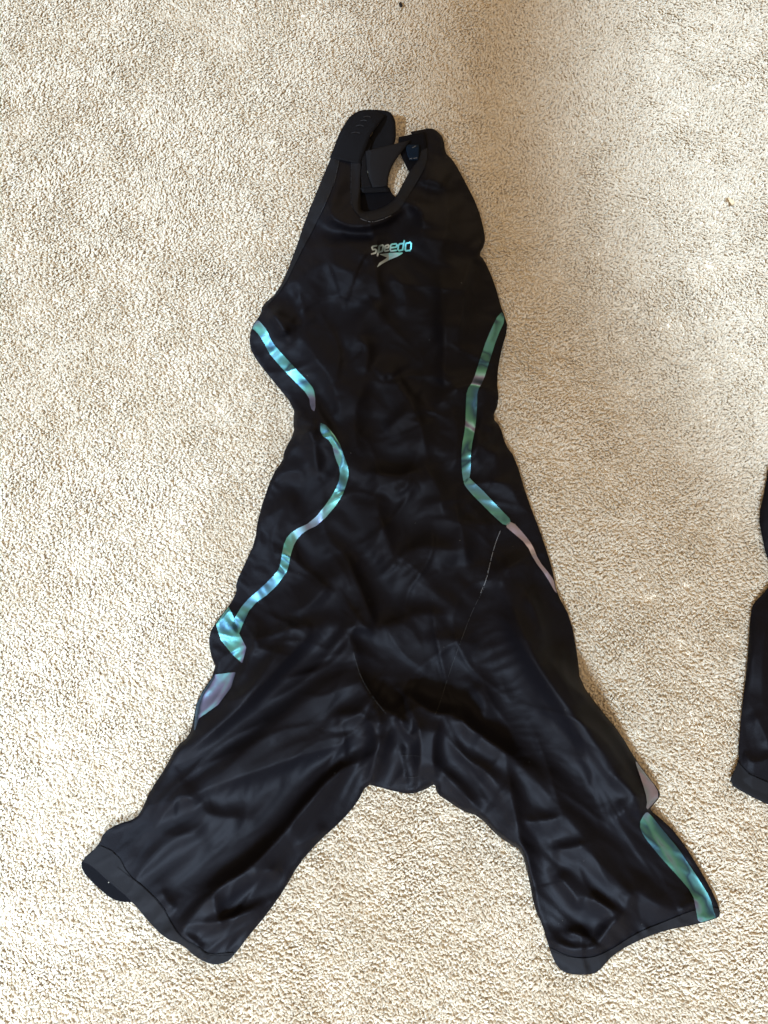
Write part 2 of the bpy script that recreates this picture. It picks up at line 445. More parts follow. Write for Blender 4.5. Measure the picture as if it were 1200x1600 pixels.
fd(R4, [(700, 705), (690, 760), (640, 775)], 3, 7, 14)
fd(R4, [(760, 670), (820, 760), (830, 870)], 4.5, 12, 32, 1.1)
fd(R4, [(570, 760), (576, 860), (620, 960), (640, 1060)], 4, 12, 40, 1.2)
fd(R4, [(640, 1040), (740, 980), (830, 990), (900, 1010)], 3.5, 12, 32)
fd(R4, [(880, 780), (890, 880), (915, 960), (930, 1060)], 5.5, 12, 34, 1.2)
fd(R4, [(900, 870), (960, 900), (1030, 895)], 3.5, 8, 16)
fd(R4, [(910, 800), (990, 880)], 2.5, 12, 10)
# waist bunches
fd(R4, [(245, 470), (300, 500), (350, 505)], 4, 14, 7)
fd(R4, [(255, 560), (310, 535), (350, 520)], 4, 7, 14)
fd(R4, [(255, 520), (310, 525), (330, 600), (345, 720)], 5, 12, 18, 1.2)
fd(R4, [(330, 380), (335, 450), (400, 540), (440, 640)], 5, 9, 26, 1.2)
fd(R4, [(450, 540), (440, 640), (400, 740), (360, 760)], 3.5, 26, 16)
fd(R4, [(960, 560), (1010, 620), (1070, 615)], 4, 9, 24)
fd(R4, [(970, 660), (950, 620), (985, 500), (1000, 400)], 4, 12, 12, 1.2)
fd(R4, [(1030, 490), (1010, 590)], 3, 10, 10)
fd(R4, [(1000, 720), (1090, 740), (1130, 800)], 2.5, 26, 12)
fd(R4, [(110, 900), (200, 830), (270, 780)], 3, 20, 30)
fd(R4, [(160, 720), (240, 690), (310, 700)], 2.5, 20, 12)
# pelvis
fd(R5, [(640, 0), (700, 130), (735, 220), (772, 305)], 6, 10, 60, 1.1)
fd(R5, [(772, 305), (700, 300), (620, 300)], 3.5, 10, 24)
fd(R5, [(620, 300), (660, 340), (688, 385), (690, 440)], 4, 10, 30)
fd(R5, [(585, 110), (560, 160), (500, 220), (420, 250)], 4, 12, 22)
fd(R5, [(400, 310), (460, 290), (530, 305)], 4, 12, 14)
fd(R5, [(420, 350), (350, 450), (260, 570), (190, 590)], 4.5, 12, 10)
fd(R5, [(300, 285), (290, 400), (210, 540)], 4.5, 16, 9)
fd(R5, [(850, 50), (920, 120), (1010, 170), (1140, 280)], 3, 40, 20)
fd(R5, [(760, 300), (860, 290), (940, 240), (1080, 260)], 3.5, 14, 40)
fd(R5, [(950, 360), (1040, 340), (1180, 380)], 3, 14, 30)
# left leg
fd(R5, [(540, 300), (430, 410), (330, 520), (230, 620), (100, 730), (-40, 830)], 8, 13, 34, 1.3)
fd(R5, [(700, 440), (560, 540), (460, 610), (330, 730), (180, 860), (40, 960)], 6, 46, 30, 1.5)
fd(R7, [(1110, 135), (900, 190), (700, 262), (520, 325)], 4, 11, 40, 1.1)
fd(R7, [(1160, 185), (1010, 262), (900, 385), (800, 512), (690, 620), (570, 690), (470, 800), (430, 880)], 7, 26, 9, 1.1)
fd(R7, [(1120, 40), (1170, 100), (1165, 190)], 5, 16, 8)
fd(R7, [(520, 320), (440, 360), (300, 390)], 3, 16, 26)
fd(R7, [(500, 370), (540, 420), (690, 430)], 2.5, 14, 22)
fd(R7, [(300, 480), (430, 500), (560, 480)], 2.5, 22, 30)
fd(R7, [(365, 690), (380, 740), (425, 775)], 2.2, 9, 16)
fd(R7, [(460, 830), (580, 820), (680, 790), (770, 740)], 4, 10, 16)
fd(R7, [(560, 700), (570, 790), (600, 850)], 3, 12, 12)
fd(R7, [(850, 540), (900, 520), (1000, 460)], 2.5, 16, 10)
fd(R7, [(820, 640), (760, 620), (690, 650)], 3, 10, 20)
fd(R7, [(440, 860), (500, 900), (520, 940)], 3, 8, 10)
# crotch
fd(R5, [(690, 440), (730, 560), (820, 630), (935, 700)], 7, 12, 40, 1.2)
fd(R5, [(935, 700), (905, 735), (870, 690), (860, 640)], 4, 6, 10)
fd(R5, [(870, 545), (930, 590), (1000, 640), (1100, 630)], 7, 9, 34, 1.2)
fd(R5, [(880, 560), (900, 620), (940, 700), (940, 830), (930, 930)], 6, 24, 9, 1.2)
fd(R5, [(860, 740), (875, 850), (890, 930)], 3.5, 8, 18)
fd(R5, [(1100, 630), (1120, 690), (1190, 720)], 4, 10, 20)
fd(R5, [(1020, 650), (990, 760), (1000, 900)], 6, 9, 24, 1.2)
fd(R5, [(790, 700), (770, 790), (740, 900)], 5, 16, 10, 1.2)
fd(R5, [(740, 600), (780, 640), (780, 700)], 4, 12, 10)
fd(R5, [(600, 650), (680, 640), (740, 650)], 3, 10, 18)
# right leg
fd(R6, [(110, 750), (190, 770), (280, 850), (350, 890), (430, 960)], 6, 10, 26, 1.2)
fd(R6, [(130, 830), (200, 920), (290, 970), (340, 1040)], 5, 12, 16, 1.2)
fd(R6, [(110, 960), (200, 1060), (280, 1130)], 4.5, 12, 20, 1.2)
fd(R6, [(340, 230), (400, 400), (480, 570), (560, 690), (650, 790), (740, 920), (840, 1060)], 9, 30, 16, 1.5)
fd(R6, [(320, 340), (420, 500), (520, 650), (600, 780), (760, 1000), (800, 1090)], 8, 30, 42, 1.2)
fd(R6, [(430, 290), (480, 380), (500, 490)], 5, 10, 10)
fd(R6, [(575, 540), (570, 600), (610, 660), (700, 720)], 5, 10, 16)
fd(R6, [(230, 640), (280, 700), (290, 790)], 3, 16, 14)
fd(R6, [(340, 215), (420, 200), (470, 200)], 3, 14, 20)
fd(R8, [(215, 75), (240, 220), (280, 420), (320, 580)], 7, 12, 60, 1.2)
fd(R8, [(215, 75), (300, 130), (430, 285), (530, 400), (600, 560), (650, 670)], 7, 40, 60, 1.2)
fd(R8, [(270, 320), (350, 320), (440, 300)], 3, 9, 22)
fd(R8, [(380, 430), (460, 420), (530, 400)], 3, 9, 22)
fd(R8, [(400, 510), (470, 590), (500, 660)], 4, 16, 9)
fd(R8, [(510, 600), (560, 620), (650, 670)], 4, 9, 14)
fd(R8, [(650, 670), (600, 720), (560, 780)], 5, 16, 9)
fd(R8, [(650, 670), (700, 570), (760, 620), (860, 665)], 4.5, 22, 18)
fd(R8, [(370, 750), (440, 795), (520, 800), (600, 780)], 3.5, 8, 14)
fd(R8, [(430, 740), (480, 740), (540, 770)], 3.5, 9, 9)
fd(R8, [(740, 280), (690, 270), (640, 300)], 3.5, 10, 16)
fd(R8, [(600, 130), (680, 200), (740, 250)], 4, 16, 14)
fd(R8, [(860, 660), (900, 640), (930, 610)], 3, 10, 10)

def creases(n, seed):
    r = np.random.default_rng(seed); out = []
    while len(out) < n:
        x, y = r.uniform(140, 1120), r.uniform(300, 1500)
        if sdf(OUTP, np.array([x]), np.array([y]))[0] < 14: continue
        if y > 1020: a = (2.42 if x < 630 else .98) + r.normal(0, .22)
        elif y > 820: a = math.atan2(1120 - y, 632 - x) + r.normal(0, .5)
        else: a = r.uniform(0, 3.14) if r.random() < .6 else r.normal(.1, .35)
        L = r.uniform(26, 75) * (1.5 if y > 1020 else 1.); b = r.normal(0, .35)
        p = [(x - L * math.cos(a - b), y - L * math.sin(a - b)), (x, y), (x + L * math.cos(a + b), y + L * math.sin(a + b))]
        wl, wr = (r.uniform(3, 6), r.uniform(10, 24))
        if r.random() < .5: wl, wr = wr, wl
        out.append((smooth_poly(p, 2, False), r.uniform(1.0, 3.6), wl, wr, 1.1))
    return out
def fold_sum(X, Y, folds, s=1.0):
    H = np.zeros(X.shape)
    for pts, h, wl, wr, p in folds:
        wm = 3.2 * max(wl, wr)
        x0, y0 = pts.min(0) - wm; x1, y1 = pts.max(0) + wm
        if X.ndim == 2:
            st = X[0, 1] - X[0, 0]
            i0, i1 = max(0, int((x0 - X[0, 0]) / st)), min(X.shape[1], int((x1 - X[0, 0]) / st) + 2)
            j0, j1 = max(0, int((y0 - Y[0, 0]) / st)), min(X.shape[0], int((y1 - Y[0, 0]) / st) + 2)
            if i1 <= i0 or j1 <= j0: continue
            sl = (slice(j0, j1), slice(i0, i1))
        x, y = X[sl], Y[sl]
        seg = np.diff(pts, axis=0); ln = np.hypot(seg[:, 0], seg[:, 1]); cum = np.r_[0, np.cumsum(ln)]
        bd = np.full(x.shape, 1e18); bs = np.zeros(x.shape); bt = np.zeros(x.shape)
        for q in range(len(seg)):
            ex, ey = seg[q]; L = ln[q] ** 2 + 1e-9
            t = np.clip(((x - pts[q, 0]) * ex + (y - pts[q, 1]) * ey) / L, 0, 1)
            dx = x - pts[q, 0] - t * ex; dy = y - pts[q, 1] - t * ey
            d = dx * dx + dy * dy
            m = d < bd
            bd = np.where(m, d, bd); bs = np.where(m, ex * (y - pts[q, 1]) - ey * (x - pts[q, 0]), bs); bt = np.where(m, cum[q] + t * ln[q], bt)
        d = np.sqrt(bd); T = cum[-1]
        # soft blend between the two reaches so the ends do not break
        k = .5 + .5 * np.tanh(bs / (np.sqrt(bd) + 1e-6) / (ln.mean() + 1e-6) * 2.5)
        wd = wl * (1 - k) + wr * k
        prof = np.exp(-(np.sqrt(d * d + 2.2) / wd) ** p)
        e = np.clip(np.minimum(bt, T - bt) / (0.28 * T), 0, 1); e = .35 + .65 * e * e * (3 - 2 * e)
        H[sl] += s * h * prof * e
    return H

def facets(U, V, seed, curv=.55, slope=.55):
    """crumpled cloth: hollow facets that meet in sharp crests"""
    r = np.random.default_rng(seed)
    ox, oy, off = r.random((48, 48)), r.random((48, 48)), r.normal(0, .16, (48, 48))
    ga, gm = r.uniform(0, 6.283, (48, 48)), slope * r.random((48, 48))
    iu = np.floor(U).astype(int); iv = np.floor(V).astype(int)
    best = np.full(U.shape, 9.)
    for dj in (-1, 0, 1):
        for di in (-1, 0, 1):
            a, b = (iv + dj) % 48, (iu + di) % 48
            du = U - (iu + di + ox[a, b]); dv = V - (iv + dj + oy[a, b])
            best = np.minimum(best, off[a, b] + gm[a, b] * (np.cos(ga[a, b]) * du + np.sin(ga[a, b]) * dv) + curv * (du * du + dv * dv))
    return best
def crumple(X, Y, ang, seed, wl, ws):
    c, s = math.cos(ang), math.sin(ang)
    wx = 16 * perlin(X / 60., Y / 60., seed + 1); wy = 16 * perlin(X / 60. + 7, Y / 60. + 3, seed + 2)
    U = (X + wx) * c + (Y + wy) * s; V = -(X + wx) * s + (Y + wy) * c
    return 5.0 * facets(U / wl, V / ws, seed) + 1.7 * facets(U / wl * 1.9 + 3.3, V / ws * 1.9 + 1.7, seed + 5) - .6

def smst(a, b, x):
    t = np.clip((x - a) / (b - a), 0, 1); return t * t * (3 - 2 * t)
def buckle(z0, mask, pin, step, eps, ea, eb, steps=36, iters=6, pull=.022, bend=.38, grav=.05, seed=3):
    """let a thin sheet with a little too much cloth in it settle: z0 in px, returns the settled height"""
    ny, nx = z0.shape
    r = np.random.default_rng(seed)
    gx, gy = np.meshgrid(np.arange(nx) * step, np.arange(ny) * step)
    noise = sum(a * perlin(gx / w_, gy / w_, seed + i) for i, (a, w_) in enumerate(((5., 45.), (3., 22.), (1.5, 11.))))
    P = np.stack([gx, gy, z0 + np.where(mask, noise, 0)], -1).astype(np.float32)
    X0 = P.copy(); X0[..., 2] = z0
    wgt = (mask & ~pin).astype(np.float32)
    Q = P.copy()
    fam = []
    def add(dj, di, L, k):
        jm, im = ny - abs(dj), nx - abs(di)
        par = 2 * max(abs(dj), abs(di))
        half = par // 2
        ja = slice(0, jm); 
        ia, ib = (slice(0, im), slice(di, di + im)) if di >= 0 else (slice(-di, nx), slice(0, im))
        A, B = (ja, ia), (slice(dj, dj + jm), ib)
        ax = np.arange(im)[None, :] if dj == 0 else np.arange(jm)[:, None]
        ok = (mask[A] & mask[B])
        den = wgt[A] + wgt[B]
        for q in range(2):
            sel = ((ax // half) % 2 == q) & ok & (den > 0)
            wa = np.where(sel, wgt[A] / np.maximum(den, 1), 0) * k; wb = np.where(sel, wgt[B] / np.maximum(den, 1), 0) * k
            fam.append((A, B, L[A] if hasattr(L, 'shape') else L, wa.astype(np.float32)[..., None], wb.astype(np.float32)[..., None]))
    f4 = lambda A: A.astype(np.float32)
    L = f4(step * (1 + eps)); La = f4(1.41421 * step * (1 + ea)); Lb = f4(1.41421 * step * (1 + eb))
    add(0, 1, L, .8); add(1, 0, L, .8); add(1, 1, La, .6); add(1, -1, Lb, .6)
    for k_, q in ((2, bend), (4, bend * .6), (7, bend * .35)):
        add(0, k_, k_ * L, q); add(k_, 0, k_ * L, q)
    for t in range(steps):
        vel = (P - Q) * .86; Q = P.copy()
        P = P + vel * wgt[..., None]; P[..., 2] -= grav * wgt
        P += (X0 - P) * np.array([pull * .5, pull * .5, pull], np.float32) * wgt[..., None]
        for _ in range(iters):
            for A, B, L, wa, wb in fam:
                d = P[B] - P[A]
                n = np.sqrt((d * d).sum(-1)) + 1e-6
                c = d * ((n - L) / n)[..., None]
                P[A] += wa * c; P[B] -= wb * c
            P[..., 2] = np.maximum(P[..., 2], .45 * z0)
    return P[..., 2]

def up2(D, shape):
    j = np.arange(shape[0]) / 2.; i = np.arange(shape[1]) / 2.
    def ax(A, t):
        n = len(A); k = np.minimum(t.astype(int), n - 1); f = (t - k).reshape(-1, *([1] * (A.ndim - 1)))
        g = lambda o: A[np.clip(k + o, 0, n - 1)]
        a, b, c, d = g(-1), g(0), g(1), g(2)
        return b + .5 * f * (c - a + f * (2 * a - 5 * b + 4 * c - d + f * (3 * (b - c) + d - a)))
    return ax(ax(D, j).T, i).T
def suit_height():
    d = np.maximum(PHI, 0)
    base = 3.5 + 5.0 * (1 - np.exp(-d / 55.)) + 1.5 * (1 - np.exp(-d / 130.))
    H = base + 1.0 * fold_sum(GX, GY, [(p, 1.2 * h, 1.1 * a + .5, 1.1 * b + .5, q) for p, h, a, b, q in FOLDS])
    leg = smst(950, 1130, GY); lft = leg * (1 - smst(600, 660, GX)); rgt = leg * smst(600, 660, GX)
    tor = 1 - leg
    cr = tor * crumple(GX, GY, 1.3, 20, 95, 60) + lft * crumple(GX, GY, 2.42, 40, 150, 62) + rgt * crumple(GX, GY, .98, 60, 150, 62)
    fine = tor * crumple(GX, GY, .6, 80, 26, 17) + lft * crumple(GX, GY, 2.2, 90, 40, 18) + rgt * crumple(GX, GY, 1.1, 95, 40, 18)
    mod = .45 + .75 * smst(-.35, .45, perlin(GX / 130. + 2, GY / 130. + 5, 77))
    H = H + .35 * cr * mod + .15 * fine * mod
    B = H.copy(); B[1:-1] = .25 * H[:-2] + .5 * H[1:-1] + .25 * H[2:]; B[:, 1:-1] = .25 * B[:, :-2] + .5 * B[:, 1:-1] + .25 * B[:, 2:]; H = B
    z0 = np.maximum(H[::2, ::2], 3.) * 1.64; m2 = PHI[::2, ::2] > -2; pin = PHI[::2, ::2] < 3
    nz = perlin(GX[::2, ::2] / 110., GY[::2, ::2] / 110., 51)
    e = .020 + .010 * nz; lf2, rt2 = lft[::2, ::2], rgt[::2, ::2]
    ea = e + .024 * lf2 - .024 * rt2; eb = e - .024 * lf2 + .024 * rt2
    zs = buckle(z0, m2, pin, 2 * STEP, e, ea, eb)
    D = np.where(m2, zs - z0, 0) / 1.64
    H = H + .8 * up2(D, H.shape) + fold_sum(GX, GY, [(p, 1.6 * h, 1.0 * a + .5, 1.0 * b + .5, q) for p, h, a, b, q in FOLDS]) + .35 * cr * mod + fold_sum(GX, GY, creases(150, 5))
    H = np.maximum(H, 3.6)
    wv = 6 + 5 * perlin(GX / 40., GY / 40., 33)
    wv = np.maximum(wv, 4)
    roll = np.sqrt(np.clip(1 - (1 - np.minimum(d / (wv + 3), 1)) ** 2, 0, 1))
    hemd = np.minimum(dist_line(HEM_L[:9], GX, GY), np.minimum(dist_line(HEM_R, GX, GY), dist_line([(519, 241), (565, 252)], GX, GY)))
    hem = 1 - smst(4, 24, hemd)
    open_ = 1 - smst(20, 110, dist_line(HEM_L[:5], GX, GY))
    H = 3.0 + (H - 3.0) * (roll * (1 - hem) + hem * np.maximum(roll, .55)) + 3.0 * open_ * (1 - roll * .2)
    for _ in range(1):
        H[1:-1] = .25 * H[:-2] + .5 * H[1:-1] + .25 * H[2:]; H[:, 1:-1] = .25 * H[:, :-2] + .5 * H[:, 1:-1] + .25 * H[:, 2:]
    return H, hem
Hmm, HEMM = suit_height()
def bil(A, px, py):
    i = np.clip((px - GX[0, 0]) / STEP, 0, GX.shape[1] - 1.001); j = np.clip((py - GY[0, 0]) / STEP, 0, GX.shape[0] - 1.001)
    i0 = i.astype(int); j0 = j.astype(int); a = i - i0; b = j - j0
    return (A[j0, i0] * (1 - a) + A[j0, i0 + 1] * a) * (1 - b) + (A[j0 + 1, i0] * (1 - a) + A[j0 + 1, i0 + 1] * a) * b
def hs(px, py): return bil(Hmm, px, py) * .001

suit = bpy.data.objects.new("swimsuit", None); COL.objects.link(suit)
suit.location = (float(world(620, 900, 0)[0]), float(world(620, 900, 0)[1]), 0.0)
bpy.context.view_layer.update()
tag(suit, "black knee length swimsuit laid out crumpled on the carpet with shiny teal side stripes", "swimsuit", group="black racing swimsuits on the carpet")
sheet("front_panel", GX, GY, PHI, hs,
      lambda x, y, h: np.where(bil(HEMM, x, y) > .5, h - .0012, -.004), M_CLOTH, suit, 9)

# back layer: seen through the neck and the open leg
def patch(poly, step=2.0, pad=4, n=1):
    p = smooth_poly(poly, n); x0, y0 = p.min(0) - pad; x1, y1 = p.max(0) + pad
    x0 = GX[0, 0] + step * np.floor((x0 - GX[0, 0]) / step); y0 = GY[0, 0] + step * np.floor((y0 - GY[0, 0]) / step); X, Y = grid(x0, y0, x1, y1, step); return X, Y, sdf(p, X, Y)
NECKIN = Z(*R2, [(330, 735), (585, 716), (612, 775), (655, 815), (600, 930), (330, 960)])
SLIV = Z(*R7, [(70, 580), (62, 605), (78, 640), (130, 692), (180, 732), (225, 744), (262, 742), (330, 700), (250, 600)])
bx, by = GX[::2, ::2], GY[::2, ::2]
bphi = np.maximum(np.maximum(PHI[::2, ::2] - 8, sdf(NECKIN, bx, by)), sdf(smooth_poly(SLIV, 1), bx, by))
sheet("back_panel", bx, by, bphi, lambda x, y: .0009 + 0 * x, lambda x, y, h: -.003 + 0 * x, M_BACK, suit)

def overlay(name, poly, mat_, parent=suit, dz=.0005, step=STEP / 2, hf=hs, n=1, inside=True, label=None):
    X, Y, p = patch(poly, step, n=n)
    if mat_ in (M_FOIL, M_LILAC): p = p + .9
    if inside and hf is hs: p = np.minimum(p, bil(PHI, X.ravel(), Y.ravel()).reshape(X.shape) - 1.0)
    o = sheet(name, X, Y, p, lambda x, y: hf(x, y) + dz, None if mat_ in (M_FOIL, M_LILAC) else (lambda x, y, h: h - .0003), mat_, parent)
    if label: o['label'] = label
    return o
def between(A, B): return list(A) + list(B)[::-1]

# bindings and hems
overlay("armhole_binding", between([(519, 241)] + ARM_L[1:] , Z(*R1, [(418, 283), (385, 410), (310, 575), (240, 705), (175, 840), (100, 925)])), M_BIND, dz=.0007)
overlay("leg_hem", between(HEM_L, [(150, 1318)] + Z(*R7, [(200, 560), (240, 640), (300, 685), (370, 755), (410, 835), (450, 885), (500, 908), (545, 942), (632, 930)])), M_BIND, dz=.0007)
overlay("leg_hem", between(HEM_R, Z(*R8, [(377, 790), (450, 828), (530, 835), (600, 808), (700, 742), (800, 700), (925, 650), (1022, 640)])), M_BIND, dz=.0007)
NI = Z(*R2, [(790, 250), (850, 400), (838, 480), (760, 590), (640, 820), (580, 868), (520, 900), (430, 925), (370, 932), (352, 910), (348, 760), (350, 600), (357, 500)])
NO = Z(*R2, [(860, 262), (920, 390), (910, 520), (850, 640), (760, 790), (690, 900), (600, 965), (420, 1020), (350, 985), (275, 900), (268, 760), (265, 600), (270, 485)])
overlay("neck_binding", between(NI, NO), M_BIND, dz=.0010)

# stripes
S1 = Z(400, 460, .13746, [(15, 300), (40, 312), (120, 410), (160, 510), (210, 590), (420, 820), (630, 1040), (665, 1130), (670, 1330), (625, 1290), (610, 1150), (420, 960), (250, 780), (150, 660), (90, 530), (0, 405), (-70, 370)])
S2r = Z(*R4, [(355, 492), (420, 570), (445, 640), (462, 690), (455, 730), (430, 800), (350, 895), (285, 925), (250, 965), (232, 1020), (226, 1060)]) + Z(*R5, [(415, 90), (360, 160), (280, 215), (245, 290), (230, 330)])
S2l = Z(*R4, [(352, 545), (397, 575), (412, 640), (432, 685), (425, 740), (385, 810), (320, 890), (245, 925), (215, 960), (202, 1020), (196, 1060)]) + Z(*R5, [(385, 85), (320, 150), (255, 205), (212, 275), (205, 300)])
S3 = Z(*R5, [(192, 222), (215, 270), (232, 325), (260, 380), (245, 437), (212, 408), (165, 350), (145, 290)])
S4 = Z(*R5, [(70, 592), (140, 487), (218, 478), (200, 535), (150, 602), (75, 655), (60, 700)])
T1 = between(Z(*R4, [(1055, 65), (1005, 170), (975, 260), (950, 340), (925, 375), (922, 430), (920, 520), (905, 600), (905, 680), (914, 742)]),
             Z(*R4, [(1073, 95), (1040, 165), (1010, 260), (985, 340), (962, 375), (962, 430), (955, 520), (938, 600), (936, 690), (931, 720)]))
Q = (700, 640, .1875)
T2l = Z(*Q, [(132, 600), (150, 640), (210, 710), (290, 790), (400, 900), (480, 968)]); T2r = Z(*Q, [(172, 565), (200, 598), (280, 670), (350, 745), (450, 850), (530, 930)])
T5l = Z(*Q, [(480, 968), (530, 1010), (660, 1120), (720, 1250), (820, 1380), (912, 1545)]); T5r = Z(*Q, [(530, 930), (630, 1040), (700, 1130), (750, 1260), (850, 1380), (902, 1470)])
T3 = between(Z(*R8, [(703, 95), (730, 170), (750, 240), (744, 278)]), Z(*R8, [(712, 105), (760, 165), (793, 222), (765, 256)]))
T4 = between(Z(*R8, [(740, 290), (718, 330), (735, 375), (800, 455), (860, 520), (920, 590), (932, 650), (942, 705)]),
             Z(*R8, [(752, 288), (800, 350), (860, 420), (900, 480), (940, 540), (983, 610), (992, 650), (1006, 690)]))
for p in (S1, between(S2r, S2l), S3, S4, T1, between(T2l, T2r), T4):
    overlay("stripe", p, M_FOIL, dz=.0009, step=STEP / 2, n=0 if len(p) < 9 else 1)
for p in (between(T5l, T5r), T3):
    overlay("stripe", p, M_LILAC, dz=.0009, step=STEP / 2, label="dull lilac end of the shiny side stripe")

# chest print
LZ = (540, 340, .13333)
LET = [([(362, 330), (320, 337), (309, 350), (318, 375), (348, 372), (362, 385), (352, 412), (306, 427)], 0),
       ([(390, 408), (395, 335), (432, 322), (442, 335), (430, 392), (390, 405)], 0), ([(395, 335), (374, 445)], 0),
       ([(500, 385), (464, 394), (456, 380), (465, 332), (498, 319), (508, 330), (500, 352), (460, 360)], 0),
       ([(592, 384), (532, 391), (522, 377), (529, 325), (545, 312), (590, 307), (601, 318), (594, 346), (528, 354)], 1),
       ([(687, 272), (668, 378), (627, 388), (613, 375), (620, 322), (634, 308), (678, 303)], 1),
       ([(712, 300), (758, 293), (771, 305), (764, 368), (754, 383), (708, 389), (699, 376), (704, 312), (712, 300)], 1)]
MARK = [(400, 430), (520, 413), (668, 408), (668, 421), (610, 456), (520, 492), (440, 535), (366, 584), (395, 530), (470, 482), (486, 467), (452, 455)]
lx, ly = grid(570, 365, 650, 422, .42)
flat = lambda x, y: hs(x, y) + .0006
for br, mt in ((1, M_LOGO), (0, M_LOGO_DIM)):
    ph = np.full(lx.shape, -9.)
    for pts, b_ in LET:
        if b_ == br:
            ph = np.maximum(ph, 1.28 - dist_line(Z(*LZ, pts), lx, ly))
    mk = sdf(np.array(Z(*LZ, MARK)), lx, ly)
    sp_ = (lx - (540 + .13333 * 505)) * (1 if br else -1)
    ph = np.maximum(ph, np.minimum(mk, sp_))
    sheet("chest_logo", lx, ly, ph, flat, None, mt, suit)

# seams and lint
def line_strip(name, pts, wdt, mat_, parent=suit, dz=.0008, dash=None, hf=hs):
    p = smooth_poly(pts, 2, False)
    s = np.r_[0, np.cumsum(np.hypot(*np.diff(p, axis=0).T))]
    n = max(4, int(s[-1] / 2)); t = np.linspace(0, s[-1], n)
    x = np.interp(t, s, p[:, 0]); y = np.interp(t, s, p[:, 1])
    tx, ty = np.gradient(x), np.gradient(y); l = np.hypot(tx, ty); nx_, ny_ = -ty / l, tx / l
    wv = wdt * (.7 + .5 * np.abs(perlin(t / 9., t * 0 + 3.3, 12)))
    V = np.vstack([world(x + nx_ * wv / 2, y + ny_ * wv / 2, hf(x, y) + dz), world(x, y, hf(x, y) + dz + .0003), world(x - nx_ * wv / 2, y - ny_ * wv / 2, hf(x, y) + dz)])
    Fs = []
    for k in range(n - 1):
        if dash and rng.random() < dash: continue
        Fs += [[k, k + n, k + n + 1, k + 1], [k + n, k + 2 * n, k + 2 * n + 1, k + n + 1]]
    return link(name, V, Fs, mat_, parent)
line_strip("seam", Z(*R2, [(108, 432), (200, 455), (357, 503)]), 1.0, M_THREAD, dash=.15)
line_strip("seam", Z(*R2, [(165, 480), (150, 560), (125, 680), (60, 830), (0, 960)]), .6, M_FAINT, dash=.2)
line_strip("seam", Z(*R2, [(268, 500), (265, 640), (262, 820), (275, 900)]), .5, M_FAINT, dash=.3)
line_strip("seam", Z(*R2, [(345, 990), (420, 1022), (500, 1010), (605, 965)]), .8, M_THREAD, dash=.2)
line_strip("seam", Z(*Q, [(437, 1010), (395, 1110), (350, 1280), (320, 1420), (270, 1530)]), 1.2, M_THREAD, dash=.06)
line_strip("seam", Z(*R6, [(285, 275), (235, 370), (190, 490), (150, 600), (110, 730), (95, 760)]), .7, M_FAINT, dash=.2)
line_strip("seam", Z(*R5, [(680, 400), (710, 500), (760, 580), (810, 640)]), .7, M_FAINT, dash=.2)
line_strip("seam", Z(*R5, [(872, 802), (905, 800), (938, 804)]), .7, M_FAINT, dash=.2)
line_strip("seam", Z(*R5, [(885, 888), (910, 886), (935, 884)]), .7, M_FAINT, dash=.2)
line_strip("seam", Z(*R7, [(200, 612), (300, 690), (370, 762), (410, 842), (450, 892), (500, 914), (545, 948), (625, 942)]), .3, M_BACK, dz=.0010)
line_strip("seam", Z(*R8, [(390, 806), (450, 830), (530, 836), (600, 810), (700, 744), (800, 702), (925, 652)]), .3, M_BACK, dz=.0010)
lv, lf = [], []
for _ in range(34):
    while True:
        x, y = rng.uniform(380, 1050), rng.uniform(380, 1450)
        if bil(PHI, np.array([x]), np.array([y]))[0] > 15: break
    r_ = rng.uniform(.22, .5); c = world(np.array([x - r_, x, x + r_, x]), np.array([y, y - r_ * .6, y, y + r_ * .6]), hs(np.array([x]), np.array([y]))[0] + .0007)
    k = len(lv); lv += c.tolist(); lv.append((c.mean(0) + np.array([0, 0, .0004])).tolist()); lf += [[k, k + 1, k + 4], [k + 1, k + 2, k + 4], [k + 2, k + 3, k + 4], [k + 3, k, k + 4]]
tag(link("lint", lv, lf, M_LINT, suit), None, None, 'stuff')

# straps
st = ribbon("shoulder_strap", [(515, 246, 5.2), (518, 240, 6.2), (531, 206, 14), (546, 182, 18), (562, 172, 20), (585, 171, 19), (611, 174, 17), (618, 189, 12), (619, 215, 8), (610, 245, 4)],
            [(564, 257, 5.2), (565, 250, 6.2), (579, 211, 14), (592, 193, 17), (603, 180, 17), (605, 178, 15.5), (598, 186, 12), (584, 204, 8), (572, 226, 5), (566, 250, 3)], M_STRAP, suit, n=60)
for x0, x1, yy in ((568, 579, 182), (563, 573, 188), (556, 568, 196), (549, 562, 207)):
    line_strip("grip_mark", [(x0, yy + 1), ((x0 + x1) / 2, yy - 1), (x1, yy + 1)], .8, M_FAINT, st, hf=lambda x, y: np.interp(y, [172, 182, 206, 241], [.0205, .0185, .0150, .0080]), dz=.001)
ribbon("back_strap", [(571, 236, 9), (573, 250, 8.5), (573, 262, 8), (577, 280, 7), (582, 293, 6)], [(641, 219, 8), (627, 238, 8), (614, 256, 8), (607, 275, 7), (606, 291, 6)], M_BIND, suit, n=24, bow=1.2)
ribbon("back_strap_binding", [(575, 216, 7), (566, 246, 7), (564, 270, 6.5), (565, 294, 5.5)], [(582, 220, 7), (573, 248, 7), (574, 272, 6.5), (582, 293, 5.5)], M_STRAP, suit, n=20)
ribbon("back_strap_binding", [(563, 294, 5), (563, 302, 3)], [(606, 291, 5), (610, 300, 3)], M_STRAP, suit, n=8)
bs = ribbon("back_strap", [(623, 214, 7), (622, 228, 5), (627, 244, 4), (640, 270, 3)], [(664, 206, 6), (668, 225, 5), (664, 245, 4), (650, 275, 3)], M_BACK, suit, n=20)
